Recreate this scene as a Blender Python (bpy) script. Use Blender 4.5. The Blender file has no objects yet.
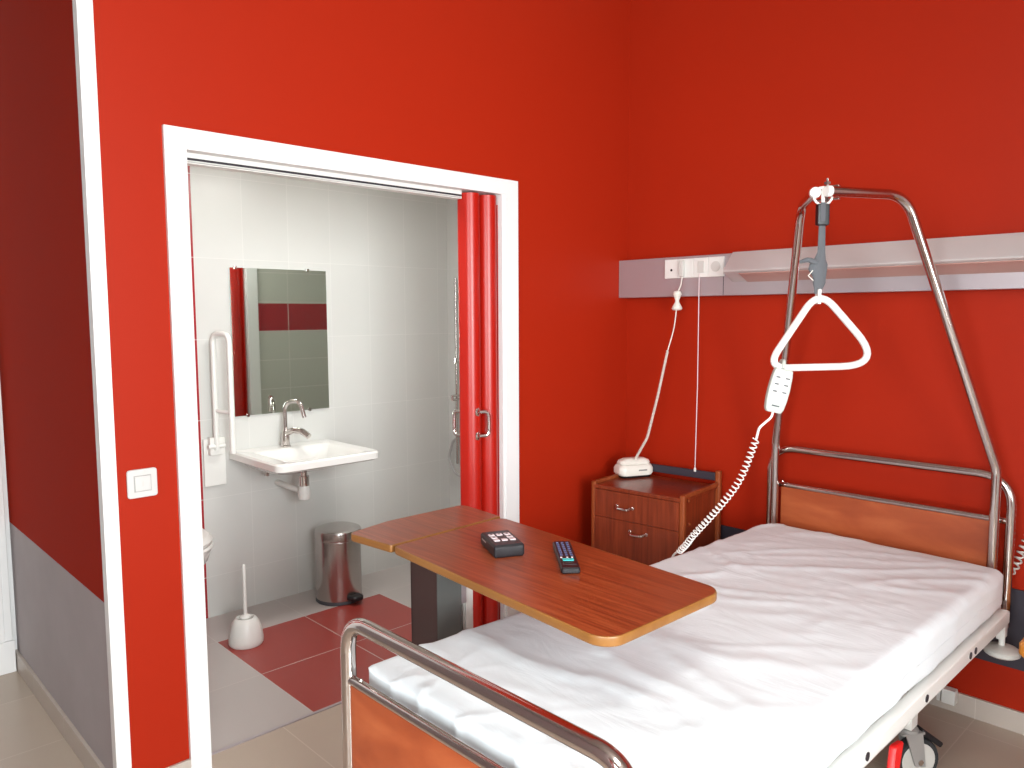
import bpy, bmesh, math, random
from mathutils import Vector, Matrix, noise
random.seed(7)
D = bpy.data
COL = bpy.context.scene.collection
V = Vector
PI = math.pi

# ------------------------------------------------------------------ materials
def nt(m):
    m.use_nodes = True
    t = m.node_tree
    return t, t.nodes, t.links, t.nodes['Principled BSDF']

def lin(c):
    return tuple(((x/255)/12.92 if x/255 <= .04045 else ((x/255+.055)/1.055)**2.4) for x in c) + (1,)

MATS = {}
def mat(name, col, rough=.5, metal=0, spec=.5, bump=0, bscale=60, coat=0, trans=0):
    m = D.materials.new(name); t, n, l, p = nt(m)
    p.inputs['Base Color'].default_value = lin(col)
    p.inputs['Roughness'].default_value = rough
    p.inputs['Metallic'].default_value = metal
    p.inputs['Specular IOR Level'].default_value = spec
    p.inputs['Coat Weight'].default_value = coat
    p.inputs['Transmission Weight'].default_value = trans
    tc = n.new('ShaderNodeTexCoord'); no = n.new('ShaderNodeTexNoise'); no.inputs['Scale'].default_value = bscale
    l.new(tc.outputs['Object'], no.inputs['Vector'])
    if bump:
        b = n.new('ShaderNodeBump'); b.inputs['Strength'].default_value = bump; b.inputs['Distance'].default_value = .01
        l.new(no.outputs['Fac'], b.inputs['Height']); l.new(b.outputs['Normal'], p.inputs['Normal'])
    # a breath of unevenness in the gloss
    mr = n.new('ShaderNodeMapRange'); mr.inputs['To Min'].default_value = max(0, rough-.03); mr.inputs['To Max'].default_value = min(1, rough+.03)
    l.new(no.outputs['Fac'], mr.inputs['Value']); l.new(mr.outputs['Result'], p.inputs['Roughness'])
    MATS[name] = m
    return m

def wood(name, c1, c2, c3, axis='x', rough=.35, scale=1.0, stretch=14):
    m = D.materials.new(name); t, n, l, p = nt(m)
    tc = n.new('ShaderNodeTexCoord'); mp = n.new('ShaderNodeMapping')
    s = {'x': (1, stretch, stretch), 'y': (stretch, 1, stretch), 'z': (stretch, stretch, 1)}[axis]
    mp.inputs['Scale'].default_value = [k*scale for k in s]
    l.new(tc.outputs['Object'], mp.inputs['Vector'])
    a = n.new('ShaderNodeTexNoise'); a.inputs['Scale'].default_value = 2.2; a.inputs['Detail'].default_value = 6; a.inputs['Distortion'].default_value = .6
    l.new(mp.outputs['Vector'], a.inputs['Vector'])
    r = n.new('ShaderNodeValToRGB'); e = r.color_ramp.elements
    e[0].position = .3; e[0].color = lin(c1); e[1].position = .72; e[1].color = lin(c3)
    x = e.new(.5); x.color = lin(c2)
    l.new(a.outputs['Fac'], r.inputs['Fac']); l.new(r.outputs['Color'], p.inputs['Base Color'])
    p.inputs['Roughness'].default_value = rough
    b = n.new('ShaderNodeBump'); b.inputs['Strength'].default_value = .05; b.inputs['Distance'].default_value = .003
    l.new(a.outputs['Fac'], b.inputs['Height']); l.new(b.outputs['Normal'], p.inputs['Normal'])
    MATS[name] = m
    return m

def tile(name, ua, va, w, h, u0, v0, col, grout, gw=.003, red=None, boxes=(), rough=.3, var=.03, bump=.15):
    """grid of tiles on world position; boxes = (umin,umax,vmin,vmax) laid in the 'red' colour"""
    m = D.materials.new(name); t, n, l, p = nt(m)
    g = n.new('ShaderNodeNewGeometry'); s = n.new('ShaderNodeSeparateXYZ'); l.new(g.outputs['Position'], s.inputs[0])
    def M(op, a, b=None):
        k = n.new('ShaderNodeMath'); k.operation = op
        for i, q in enumerate((a, b)):
            if q is None: continue
            if isinstance(q, (int, float)): k.inputs[i].default_value = q
            else: l.new(q, k.inputs[i])
        return k.outputs[0]
    U, W = s.outputs['XYZ'.index(ua)], s.outputs['XYZ'.index(va)]
    uu = M('DIVIDE', M('SUBTRACT', U, u0), w); vv = M('DIVIDE', M('SUBTRACT', W, v0), h)
    fu, fv = M('FRACT', uu), M('FRACT', vv)
    du = M('MULTIPLY', M('MINIMUM', fu, M('SUBTRACT', 1.0, fu)), w)
    dv = M('MULTIPLY', M('MINIMUM', fv, M('SUBTRACT', 1.0, fv)), h)
    isg = M('LESS_THAN', M('MINIMUM', du, dv), gw/2)
    c = n.new('ShaderNodeCombineXYZ'); l.new(M('FLOOR', uu), c.inputs[0]); l.new(M('FLOOR', vv), c.inputs[1])
    wn = n.new('ShaderNodeTexWhiteNoise'); wn.noise_dimensions = '3D'; l.new(c.outputs[0], wn.inputs['Vector'])
    no = n.new('ShaderNodeTexNoise'); no.inputs['Scale'].default_value = 9; no.inputs['Detail'].default_value = 4; l.new(g.outputs['Position'], no.inputs['Vector'])
    base = n.new('ShaderNodeRGB'); base.outputs[0].default_value = lin(col); cur = base.outputs[0]
    for (a, b, e, f) in boxes:
        k = M('MULTIPLY', M('MULTIPLY', M('GREATER_THAN', U, a), M('LESS_THAN', U, b)), M('MULTIPLY', M('GREATER_THAN', W, e), M('LESS_THAN', W, f)))
        mx = n.new('ShaderNodeMix'); mx.data_type = 'RGBA'; l.new(k, mx.inputs[0]); l.new(cur, mx.inputs[6]); mx.inputs[7].default_value = lin(red); cur = mx.outputs[2]
    hs = n.new('ShaderNodeHueSaturation'); l.new(cur, hs.inputs['Color'])
    l.new(M('ADD', M('ADD', 1-var, M('MULTIPLY', wn.outputs['Value'], var)), M('MULTIPLY', no.outputs['Fac'], var)), hs.inputs['Value'])
    mx = n.new('ShaderNodeMix'); mx.data_type = 'RGBA'; l.new(isg, mx.inputs[0]); l.new(hs.outputs[0], mx.inputs[6]); mx.inputs[7].default_value = lin(grout)
    l.new(mx.outputs[2], p.inputs['Base Color']); p.inputs['Roughness'].default_value = rough
    b = n.new('ShaderNodeBump'); b.inputs['Strength'].default_value = bump; b.inputs['Distance'].default_value = .002
    l.new(M('SUBTRACT', 1.0, isg), b.inputs['Height']); l.new(b.outputs['Normal'], p.inputs['Normal'])
    MATS[name] = m
    return m

RED = (163, 37, 14)
mat('red_paint', RED, .5, spec=.12, bump=.03, bscale=180)
mat('grey_paint', (168, 156, 156), .4, bump=.03, bscale=180)
mat('white_paint', (232, 231, 230), .4)
mat('switch_white', (206, 205, 202), .35)
mat('ceiling_paint', (160, 148, 140), .8)
mat('bath_ceiling', (225, 222, 216), .8)
mat('chrome', (205, 198, 194), .13, 1)
mat('bright_chrome', (225, 222, 220), .08, 1)
mat('brushed_steel', (190, 184, 180), .22, 1)
mat('aluminium', (186, 178, 182), .38, .6)
mat('lamp_aluminium', (206, 200, 198), .45, .25)
mat('tinted_acrylic', (186, 146, 136), .3)  # warm reflection of the red room put into the base colour
mat('white_plastic', (226, 224, 219), .35)
mat('cream_plastic', (228, 224, 214), .4)
mat('control_plastic', (184, 188, 180), .45)
mat('grey_plastic', (205, 202, 196), .4)
mat('white_enamel', (232, 231, 226), .3)
mat('ceramic', (238, 236, 232), .12, coat=.4)
mat('black_plastic', (24, 23, 27), .4)
mat('soft_black', (40, 36, 42), .6)
mat('dark_grey', (66, 66, 72), .5)
mat('strap_grey', (92, 94, 98), .85, bump=.4, bscale=300)
mat('charcoal_band', (52, 46, 56), .55)
mat('brown_lacquer', (62, 42, 40), .35)
mat('smoked_grey', (112, 116, 114), .18, .3)
mat('castor_grey', (176, 174, 172), .35, .4)
mat('rubber', (45, 46, 48), .8)
mat('red_plastic', (226, 30, 30), .35)
mat('accordion_vinyl', (176, 26, 13), .32, bump=.02)
mat('teal_key', (60, 190, 190), .4)
mat('pale_key', (222, 206, 208), .5)
mat('blue_key', (76, 82, 120), .5)
mat('mirror_glass', (226, 234, 226), .015, 1)
wood('table_wood', (116, 46, 22), (140, 62, 30), (164, 82, 46), 'x', .3, 1.6, 26)
wood('edge_wood', (122, 78, 34), (134, 88, 40), (144, 98, 46), 'x', .4, 1, 8)
wood('stand_wood', (106, 40, 20), (124, 48, 24), (140, 60, 32), 'z', .28, 1.6, 16)
wood('stand_edge', (126, 56, 26), (142, 68, 34), (156, 80, 44), 'z', .3, 1.6, 10)
wood('panel_wood', (142, 60, 26), (160, 74, 36), (178, 92, 50), 'x', .45, 1.6, 3)
wood('orange_wood', (214, 132, 52), (224, 146, 62), (232, 158, 74), 'y', .4, 1, 8)
GREYT = (206, 205, 201)
REDT = (158, 40, 46)
tile('tile_back', 'Y', 'Z', .25, .40, -1.69, .21, GREYT, (218, 216, 212), .0022, REDT, [(-2.14, -1.69, -1, 4)], .25, .02, .12)
tile('tile_right', 'X', 'Z', .25, .40, -1.327, .21, GREYT, (218, 216, 212), .0022, rough=.25, var=.02, bump=.12)
tile('tile_front', 'Y', 'Z', .45, .20, -.57, 1.42, (190, 190, 180), (214, 208, 202), .004, REDT, [(-3, 1, 1.42, 1.61)], .25, .02, .12)
tile('floor_bath', 'X', 'Y', .4535, .4535, -.102, -1.7806, (186, 178, 174), (198, 190, 184), .004, (158, 62, 54), [(-1.0095, -.1025, -1.7806, -.8736)], .3, .03, .1)
tile('floor_beige', 'X', 'Y', .45, .45, .32, -1.9145, (182, 166, 150), (196, 182, 168), .004, rough=.32, var=.05, bump=.1)
tile('base_tile', 'X', 'Y', .45, .45, .32, -1.9145, (190, 178, 168), (206, 196, 186), .003, rough=.35, var=.03)

# red wall with grey lower part (hallway side)
def two_tone(name, zsplit):
    m = D.materials.new(name); t, n, l, p = nt(m)
    g = n.new('ShaderNodeNewGeometry'); s = n.new('ShaderNodeSeparateXYZ'); l.new(g.outputs['Position'], s.inputs[0])
    k = n.new('ShaderNodeMath'); k.operation = 'GREATER_THAN'; l.new(s.outputs[2], k.inputs[0]); k.inputs[1].default_value = zsplit
    no = n.new('ShaderNodeTexNoise'); no.inputs['Scale'].default_value = 5; no.inputs['Detail'].default_value = 3; l.new(g.outputs['Position'], no.inputs['Vector'])
    r = n.new('ShaderNodeValToRGB'); r.color_ramp.elements[0].color = lin((172, 164, 165)); r.color_ramp.elements[1].color = lin((186, 180, 181)); l.new(no.outputs['Fac'], r.inputs['Fac'])
    mx = n.new('ShaderNodeMix'); mx.data_type = 'RGBA'; l.new(k.outputs[0], mx.inputs[0]); l.new(r.outputs[0], mx.inputs[6]); mx.inputs[7].default_value = lin(RED)
    l.new(mx.outputs[2], p.inputs['Base Color']); p.inputs['Roughness'].default_value = .75; p.inputs['Specular IOR Level'].default_value = .04
    MATS[name] = m
two_tone('red_over_grey', .648)

def sheet_mat():
    m = D.materials.new('sheet'); t, n, l, p = nt(m)
    p.inputs['Base Color'].default_value = lin((224, 231, 234)); p.inputs['Roughness'].default_value = .85
    p.inputs['Sheen Weight'].default_value = .15
    tc = n.new('ShaderNodeTexCoord'); mp = n.new('ShaderNodeMapping'); mp.inputs['Scale'].default_value = (1.2, 3.2, 2); mp.inputs['Rotation'].default_value = (0, 0, .45)
    l.new(tc.outputs['Object'], mp.inputs['Vector'])
    a = n.new('ShaderNodeTexNoise'); a.inputs['Scale'].default_value = 3.5; a.inputs['Detail'].default_value = 5; a.inputs['Distortion'].default_value = .8; l.new(mp.outputs['Vector'], a.inputs['Vector'])
    b = n.new('ShaderNodeBump'); b.inputs['Strength'].default_value = .22; b.inputs['Distance'].default_value = .015
    l.new(a.outputs['Fac'], b.inputs['Height']); l.new(b.outputs['Normal'], p.inputs['Normal'])
    MATS['sheet'] = m
sheet_mat()

def glass_mat():
    m = D.materials.new('window_glass'); t, n, l, p = nt(m)
    tr = n.new('ShaderNodeBsdfTransparent'); gl = n.new('ShaderNodeBsdfGlossy'); gl.inputs['Roughness'].default_value = .02
    f = n.new('ShaderNodeFresnel'); f.inputs['IOR'].default_value = 1.45
    mx = n.new('ShaderNodeMixShader'); l.new(f.outputs[0], mx.inputs[0]); l.new(tr.outputs[0], mx.inputs[1]); l.new(gl.outputs[0], mx.inputs[2])
    l.new(mx.outputs[0], n['Material Output'].inputs['Surface'])
    MATS['window_glass'] = m
glass_mat()
def emit_mat(name, col, s):
    m = D.materials.new(name); t, n, l, p = nt(m)
    p.inputs['Base Color'].default_value = lin(col); p.inputs['Emission Color'].default_value = lin(col); p.inputs['Emission Strength'].default_value = s
    MATS[name] = m
emit_mat('lamp_glass', (255, 250, 242), 2.0)

# ------------------------------------------------------------------ geometry helpers
def BM(): return bmesh.new()

def box(bm, x0, x1, y0, y1, z0, z1, bev=0, seg=2, mi=0):
    r = bmesh.ops.create_cube(bm, size=1)
    vs = r['verts']
    for v in vs:
        v.co = V((x0+(v.co.x+.5)*(x1-x0), y0+(v.co.y+.5)*(y1-y0), z0+(v.co.z+.5)*(z1-z0)))
    fs = set(f for v in vs for f in v.link_faces)
    for f in fs: f.material_index = mi
    if bev:
        es = set(e for v in vs for e in v.link_edges)
        rr = bmesh.ops.bevel(bm, geom=list(es), offset=bev, segments=seg, profile=.5, affect='EDGES')
        for f in rr['faces']: f.material_index = mi
    return bm

def xf(bm, M, start=0):
    bm.verts.ensure_lookup_table()
    for v in bm.verts[start:]: v.co = M @ v.co

def fillet(pts, rad, n=8):
    pts = [V(p) for p in pts]; out = [pts[0]]
    for i in range(1, len(pts)-1):
        a, b, c = pts[i-1], pts[i], pts[i+1]
        r = rad[i-1] if isinstance(rad, (list, tuple)) else rad
        d1 = (a-b).normalized(); d2 = (c-b).normalized()
        ang = d1.angle(d2); tl = min(r/math.tan(ang/2), (a-b).length*.49, (c-b).length*.49)
        p, q = b+d1*tl, b+d2*tl
        for k in range(n+1):
            t = k/n
            out.append((1-t)**2*p + 2*t*(1-t)*b + t*t*q)
    out.append(pts[-1])
    return out

def tube(bm, pts, r, n=12, closed=False, caps=True, flat=None):
    """tube along pts; r number or list; flat=(sx,sy) squashes the section"""
    pts = [V(p) for p in pts]; N = len(pts)
    tang = []
    for i in range(N):
        if closed: t = pts[(i+1) % N]-pts[i-1]
        else: t = pts[min(i+1, N-1)]-pts[max(i-1, 0)]
        tang.append(t.normalized())
    u = tang[0].orthogonal().normalized(); rings = []
    for i in range(N):
        u = (u - tang[i]*u.dot(tang[i]))
        u = u.normalized() if u.length > 1e-6 else tang[i].orthogonal().normalized()
        w = tang[i].cross(u); rr = r[i] if isinstance(r, (list, tuple)) else r
        rings.append([bm.verts.new(pts[i]+(u*math.cos(2*PI*k/n)+w*math.sin(2*PI*k/n))*rr) for k in range(n)])
    R = range(N) if closed else range(N-1)
    for i in R:
        A, B = rings[i], rings[(i+1) % N]
        if closed and i == N-1:  # match twist
            off = min(range(n), key=lambda o: (A[0].co-B[o].co).length)
            B = B[off:]+B[:off]
        for k in range(n):
            f = bm.faces.new((A[k], A[(k+1) % n], B[(k+1) % n], B[k])); f.smooth = True
    if caps and not closed:
        bm.faces.new(rings[0][::-1]); bm.faces.new(rings[-1])
    return bm

def lathe(bm, prof, c, n=32, axis='z', smooth=True):
    """prof = [(radius, height)...] spun about a vertical axis through c"""
    c = V(c); rings = []
    def P(r, h, a):
        q = (r*math.cos(a), r*math.sin(a), h)
        if axis == 'x': q = (h, r*math.cos(a), r*math.sin(a))
        if axis == 'y': q = (r*math.sin(a), h, r*math.cos(a))
        return c+V(q)
    for (r, h) in prof:
        if r < 1e-6: rings.append([bm.verts.new(P(0, h, 0))])
        else: rings.append([bm.verts.new(P(r, h, 2*PI*k/n)) for k in range(n)])
    for A, B in zip(rings, rings[1:]):
        for k in range(n):
            k2 = (k+1) % n
            if len(A) == 1 and len(B) == 1: continue
            if len(A) == 1: f = bm.faces.new((A[0], B[k2], B[k]))
            elif len(B) == 1: f = bm.faces.new((A[k], A[k2], B[0]))
            else: f = bm.faces.new((A[k], A[k2], B[k2], B[k]))
            f.smooth = smooth
    if len(rings[0]) > 1: bm.faces.new(rings[0][::-1])
    if len(rings[-1]) > 1: bm.faces.new(rings[-1])
    return bm

def round_poly(pts, rad, n=6):
    pts = [V((p[0], p[1], 0)) for p in pts]; N = len(pts); out = []
    for i in range(N):
        a, b, c = pts[i-1], pts[i], pts[(i+1) % N]
        r = rad[i] if isinstance(rad, (list, tuple)) else rad
        d1 = (a-b).normalized(); d2 = (c-b).normalized()
        if r <= 0: out.append(b); continue
        ang = d1.angle(d2); tl = min(r/math.tan(ang/2), (a-b).length*.48, (c-b).length*.48)
        cen = b+(d1+d2).normalized()*(tl/math.cos(ang/2))
        p = b+d1*tl-cen; q = b+d2*tl-cen
        tot = p.angle(q); sgn = 1 if p.cross(q).z > 0 else -1
        for k in range(n+1):
            out.append(cen+Matrix.Rotation(sgn*tot*k/n, 3, 'Z') @ p)
    return [(p.x, p.y) for p in out]

def inset(pts, d):
    pts = [V((p[0], p[1])) for p in pts]; N = len(pts)
    area = sum(pts[i].x*pts[(i+1) % N].y-pts[(i+1) % N].x*pts[i].y for i in range(N))
    sg = 1 if area > 0 else -1; out = []
    for i in range(N):
        e1 = (pts[i]-pts[i-1]).normalized(); e2 = (pts[(i+1) % N]-pts[i]).normalized()
        n1 = V((-e1.y, e1.x))*sg; n2 = V((-e2.y, e2.x))*sg
        m = (n1+n2); m = m.normalized()/max(.3, m.normalized().dot(n1))
        out.append(tuple(pts[i]+m*d))
    return out

def loft(bm, rings, cap0=True, cap1=True, smooth=True):
    R = [[bm.verts.new(V(p)) for p in r] for r in rings]; n = len(R[0])
    for A, B in zip(R, R[1:]):
        for k in range(n):
            f = bm.faces.new((A[k], A[(k+1) % n], B[(k+1) % n], B[k])); f.smooth = smooth
    if cap0: bm.faces.new(R[0][::-1])
    if cap1: bm.faces.new(R[-1])
    return bm

def prism(bm, poly, z0, z1, ch=0, smooth=False):
    if ch:
        i = inset(poly, ch)
        rings = [[(*p, z0) for p in i], [(*p, z0+ch) for p in poly], [(*p, z1-ch) for p in poly], [(*p, z1) for p in i]]
    else: rings = [[(*p, z0) for p in poly], [(*p, z1) for p in poly]]
    return loft(bm, rings, smooth=smooth)

def ring_prism(bm, poly, z0, z1, w):
    i = inset(poly, w)
    rings = [[(*p, z0) for p in poly], [(*p, z1) for p in poly], [(*p, z1) for p in i], [(*p, z0) for p in i], [(*p, z0) for p in poly]]
    return loft(bm, rings, False, False, False)

def smooth(pts, k=6):
    pts = [V(p) for p in pts]; out = []
    for i in range(len(pts)-1):
        p0, p1, p2, p3 = pts[max(i-1, 0)], pts[i], pts[i+1], pts[min(i+2, len(pts)-1)]
        for j in range(k):
            u_ = j/k; out.append(.5*((2*p1)+(p2-p0)*u_+(2*p0-5*p1+4*p2-p3)*u_**2+(3*p1-p0-3*p2+p3)*u_**3))
    return out+[pts[-1]]

def frame_xf(o, x, y, z):
    M = Matrix.Identity(4)
    for i, a in enumerate((x, y, z)):
        a = V(a).normalized()
        for j in range(3): M[j][i] = a[j]
    M.translation = V(o)
    return M

def obj(name, bm, m, parent=None, local=False, auto=True, **props):
    """link a bmesh as one mesh object; world coordinates are turned into the parent's frame unless local"""
    bmesh.ops.recalc_face_normals(bm, faces=bm.faces[:])
    me = D.meshes.new(name); 
    off = V((0, 0, 0)); p = parent; top = parent
    while p: off += p.location; top = p; p = p.parent
    if not local and parent is not None:
        Mi = Matrix.Rotation(-top.rotation_euler.z, 4, 'Z') @ Matrix.Translation(-off)
        for v in bm.verts: v.co = Mi @ v.co
    bm.to_mesh(me); bm.free()
    ms = m if isinstance(m, (list, tuple)) else [m]
    for k in ms: me.materials.append(MATS[k])
    o = D.objects.new(name, me); COL.objects.link(o)
    if parent: o.parent = parent
    if auto:
        for f in me.polygons: f.use_smooth = True
        try: me.set_sharp_from_angle(angle=math.radians(35))
        except Exception: pass
        if len(me.polygons) > 6:
            wm = o.modifiers.new('soft_edges', 'WEIGHTED_NORMAL'); wm.keep_sharp = True
    for k, v in props.items(): o[k] = v
    return o

def thing(name, label, cat, loc=(0, 0, 0), rz=0, group=None):
    o = D.objects.new(name, None); COL.objects.link(o); o.empty_display_size = .1
    o.location = loc; o.rotation_euler = (0, 0, rz); o['label'] = label; o['category'] = cat
    if group: o['group'] = group
    return o

def struct(name, bm, m, parent=None):
    o = obj(name, bm, m, parent)
    if parent is None: o['kind'] = 'structure'
    return o

# ------------------------------------------------------------------ the room
XE, YS, ZC = 4.3, -5.0, 3.12        # east wall, south wall, ceiling
BX = -1.327                          # bathroom rear wall
YC = -2.51                           # outer corner of the left wall
# left wall with the opening, an upside-down U in the y-z plane
bm = BM()
poly = [(YC, 0), (-2.235, 0), (-2.235, 2.05), (-.86, 2.05), (-.86, 0), (0, 0), (0, ZC), (YC, ZC)]
A = [bm.verts.new((-.1, y, z)) for y, z in poly]; B = [bm.verts.new((0, y, z)) for y, z in poly]
f0 = bm.faces.new(A); f1 = bm.faces.new(B[::-1]); f0.material_index = 1
for i in range(8):
    j = (i+1) % 8; f = bm.faces.new((A[i], A[j], B[j], B[i])); f.material_index = 2 if i == 7 else 0
bmesh.ops.recalc_face_normals(bm, faces=bm.faces[:]); bmesh.ops.triangulate(bm, faces=[f0, f1])
struct('wall_left', bm, ['red_paint', 'tile_front', 'red_over_grey'])
struct('wall_hallway', box(BM(), -1.47, -.1, YC, YC+.1, 0, ZC), 'red_over_grey')
struct('wall_back', box(BM(), -1.5, XE+.1, 0, .1, 0, ZC), 'red_paint')
# east wall with the window hole
WY0, WY1, WZ0, WZ1 = -3.9, -2.2, .70, 2.70
bm = BM()
box(bm, XE, XE+.15, YS-.1, WY0, 0, ZC); box(bm, XE, XE+.15, WY1, 0, 0, ZC)
box(bm, XE, XE+.15, WY0, WY1, 0, WZ0); box(bm, XE, XE+.15, WY0, WY1, WZ1, ZC)
struct('wall_right', bm, 'white_paint')
SX0, SX1 = 1.75, 4.05
bm = BM()
box(bm, -1.47, SX0, YS-.15, YS, 0, ZC); box(bm, SX1, XE, YS-.15, YS, 0, ZC)
box(bm, SX0, SX1, YS-.15, YS, 0, WZ0); box(bm, SX0, SX1, YS-.15, YS, WZ1, ZC)
struct('wall_front', bm, 'red_paint')
struct('wall_entry', box(BM(), -1.37, 1.4, -3.85, -3.75, 0, ZC), 'grey_paint')  # unseen partition, lengthened to keep south light off the hallway wall
struct('wall_hallway_end', box(BM(), -1.47, -1.37, YS, YC, 0, ZC), 'white_paint')
struct('floor', box(BM(), -1.5, XE+.1, YS-.1, .1, -.1, -.0001), 'floor_beige')
struct('floor_bathroom', box(BM(), -1.45, -.1, YC+.05, .02, -.05, .0006), 'floor_bath')
struct('trim_1', box(BM(), -.112, -.099, -2.24, -.86, -.01, .0045, .001), 'aluminium')
struct('ceiling', box(BM(), -1.5, XE+.15, YS-.1, .1, ZC, ZC+.1), 'ceiling_paint')
# bathroom shell
struct('wall_bathroom_back', box(BM(), BX-.1, BX, YC+.1, 0, 0, 2.5), 'tile_back')
struct('wall_bathroom_right', box(BM(), BX, -.1, -.112, -.001, 0, 2.5), 'tile_right')
struct('wall_bathroom_left', box(BM(), BX, -.1, YC+.1, YC+.115, 0, 2.5), 'tile_right')
struct('ceiling_bathroom', box(BM(), BX, -.1, YC+.115, -.112, 2.45, 2.5), 'bath_ceiling')
# door frame round the opening
YO1, YO2, YI1, YI2, ZO, ZI = -2.295, -.792, -2.227, -.872, 2.107, 2.0415
bm = BM()
for (y0, y1, z0, z1) in ((YO1, YI1, 0, ZO), (YI2, YO2, 0, ZO), (YI1-.001, YI2+.001, ZI, ZO)):
    box(bm, -.002, .014, y0, y1, z0, z1, .002)
box(bm, -.104, -.001, -2.238, YI1, .0, 2.052); box(bm, -.104, -.001, YI2, -.858, .0, 2.052); box(bm, -.104, -.001, YI1-.001, YI2+.001, ZI, 2.052)
box(bm, -.06, .006, YI2-.012, YI2+.002, 0, ZI)
for (y0, y1, z0, z1) in ((YI1-.07, YI1, 0, ZO), (YI2, YI2+.075, 0, ZO), (YI1-.001, YI2+.001, ZI, ZO)):
    box(bm, -.114, -.099, y0, y1, z0, z1, .002)
struct('trim_2', bm, 'white_paint')
# white corner bead where the left wall turns into the hallway
bm = BM(); box(bm, -.035, .005, YC-.006, -2.472, .0, ZC, .003)
struct('trim_3', bm, 'white_paint')
# baseboards
struct('baseboard_back', box(BM(), 0.0, XE, -.013, 0, 0, .08, .002), 'base_tile')
struct('baseboard_left', box(BM(), 0, .011, -2.472, YO1+.005, 0, .08, .002), 'base_tile')
struct('baseboard_corner', box(BM(), 0, .011, YO2, -.013, 0, .08, .002), 'base_tile')
struct('baseboard_hallway', box(BM(), -1.37, -.035, YC-.013, YC, 0, .08, .002), 'base_tile')
# charcoal bumper band on the back wall
struct('trim_4', box(BM(), 0.0, XE, -.012, 0, .235, .53, .003), 'charcoal_band')
# hallway door with its frame at the far left
bm = BM()
for (y0, y1) in ((-2.61, -2.53), (-3.60, -3.52)):
    box(bm, -1.372, -1.335, y0, y1, 0, 2.16, .004)
    box(bm, -1.336, -1.325, y0+.02, y1-.03, .14, 2.14, .003); box(bm, -1.337, -1.322, y0-.004, y1+.004, 0, .14, .003)
box(bm, -1.372, -1.335, -3.52, -2.61, 2.08, 2.16, .004)
dr = struct('door_1', bm, 'white_paint')
obj('door_leaf', box(BM(), -1.371, -1.345, -3.52, -2.61, .005, 2.08), 'white_paint', dr)
bm = BM(); tube(bm, fillet([(-1.345, -3.44, 1.04), (-1.29, -3.44, 1.04), (-1.29, -3.33, 1.04)], .015), .009)
obj('door_handle', bm, 'brushed_steel', dr)
# unseen windows added in the east and south walls, standing in for flash
def added_window(n, P):                       # P(u, depth, z) -> world
    def wb(bm, u0, u1, d0, d1, z0, z1):
        a, b = P(u0, d0), P(u1, d1)
        return box(bm, min(a[0], b[0]), max(a[0], b[0]), min(a[1], b[1]), max(a[1], b[1]), z0, z1)
    U0, U1 = P.u
    bm = BM(); um = (U0+U1)/2
    wb(bm, U0, U0+.06, .03, .10, WZ0, WZ1); wb(bm, U1-.06, U1, .03, .10, WZ0, WZ1)
    wb(bm, U0+.06, U1-.06, .03, .10, WZ0, WZ0+.06); wb(bm, U0+.06, U1-.06, .03, .10, WZ1-.06, WZ1)
    wb(bm, um-.04, um+.04, .03, .10, WZ0+.06, WZ1-.06)
    wn = struct('window_%d' % n, bm, 'white_paint')
    bm = BM(); wb(bm, U0+.06, um-.04, .06, .066, WZ0+.06, WZ1-.06); obj('pane', bm, 'window_glass', wn)
    bm = BM(); wb(bm, um+.04, U1-.06, .06, .066, WZ0+.06, WZ1-.06); obj('pane', bm, 'window_glass', wn)
    bm = BM(); wb(bm, U0-.05, U1+.05, -.08, .0, WZ0-.03, WZ0); obj('window_sill', bm, 'white_paint', wn)
class East:
    u = (WY0, WY1)
    def __call__(self, u, d): return (XE+d, u)
class South:
    u = (SX0, SX1)
    def __call__(self, u, d): return (u, YS-d)
added_window(1, East()); added_window(2, South())

# ------------------------------------------------------------------ light switch
t = thing('light_switch', 'white square light switch on the narrow red wall strip left of the doorway', 'switch', (0, -2.402, 1.015))
bm = BM(); prism(bm, round_poly([(-.044, -.044), (.044, -.044), (.044, .044), (-.044, .044)], .009, 5), 0, .009, .002); xf(bm, frame_xf((0, -2.402, 1.015), (0, 1, 0), (0, 0, 1), (1, 0, 0)))
obj('switch_plate', bm, 'switch_white', t)
bm = BM(); box(bm, .008, .0096, -2.4275, -2.3765, .9895, 1.0405)
obj('rocker_gap', bm, 'castor_grey', t)
bm = BM(); box(bm, .008, .0135, -2.425, -2.379, .992, 1.038, .002)
ro = obj('rocker', bm, 'switch_white', t)
obj('rocker_mark', box(BM(), .0133, .0138, -2.4035, -2.4005, 1.006, 1.022), 'grey_plastic', ro)

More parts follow.
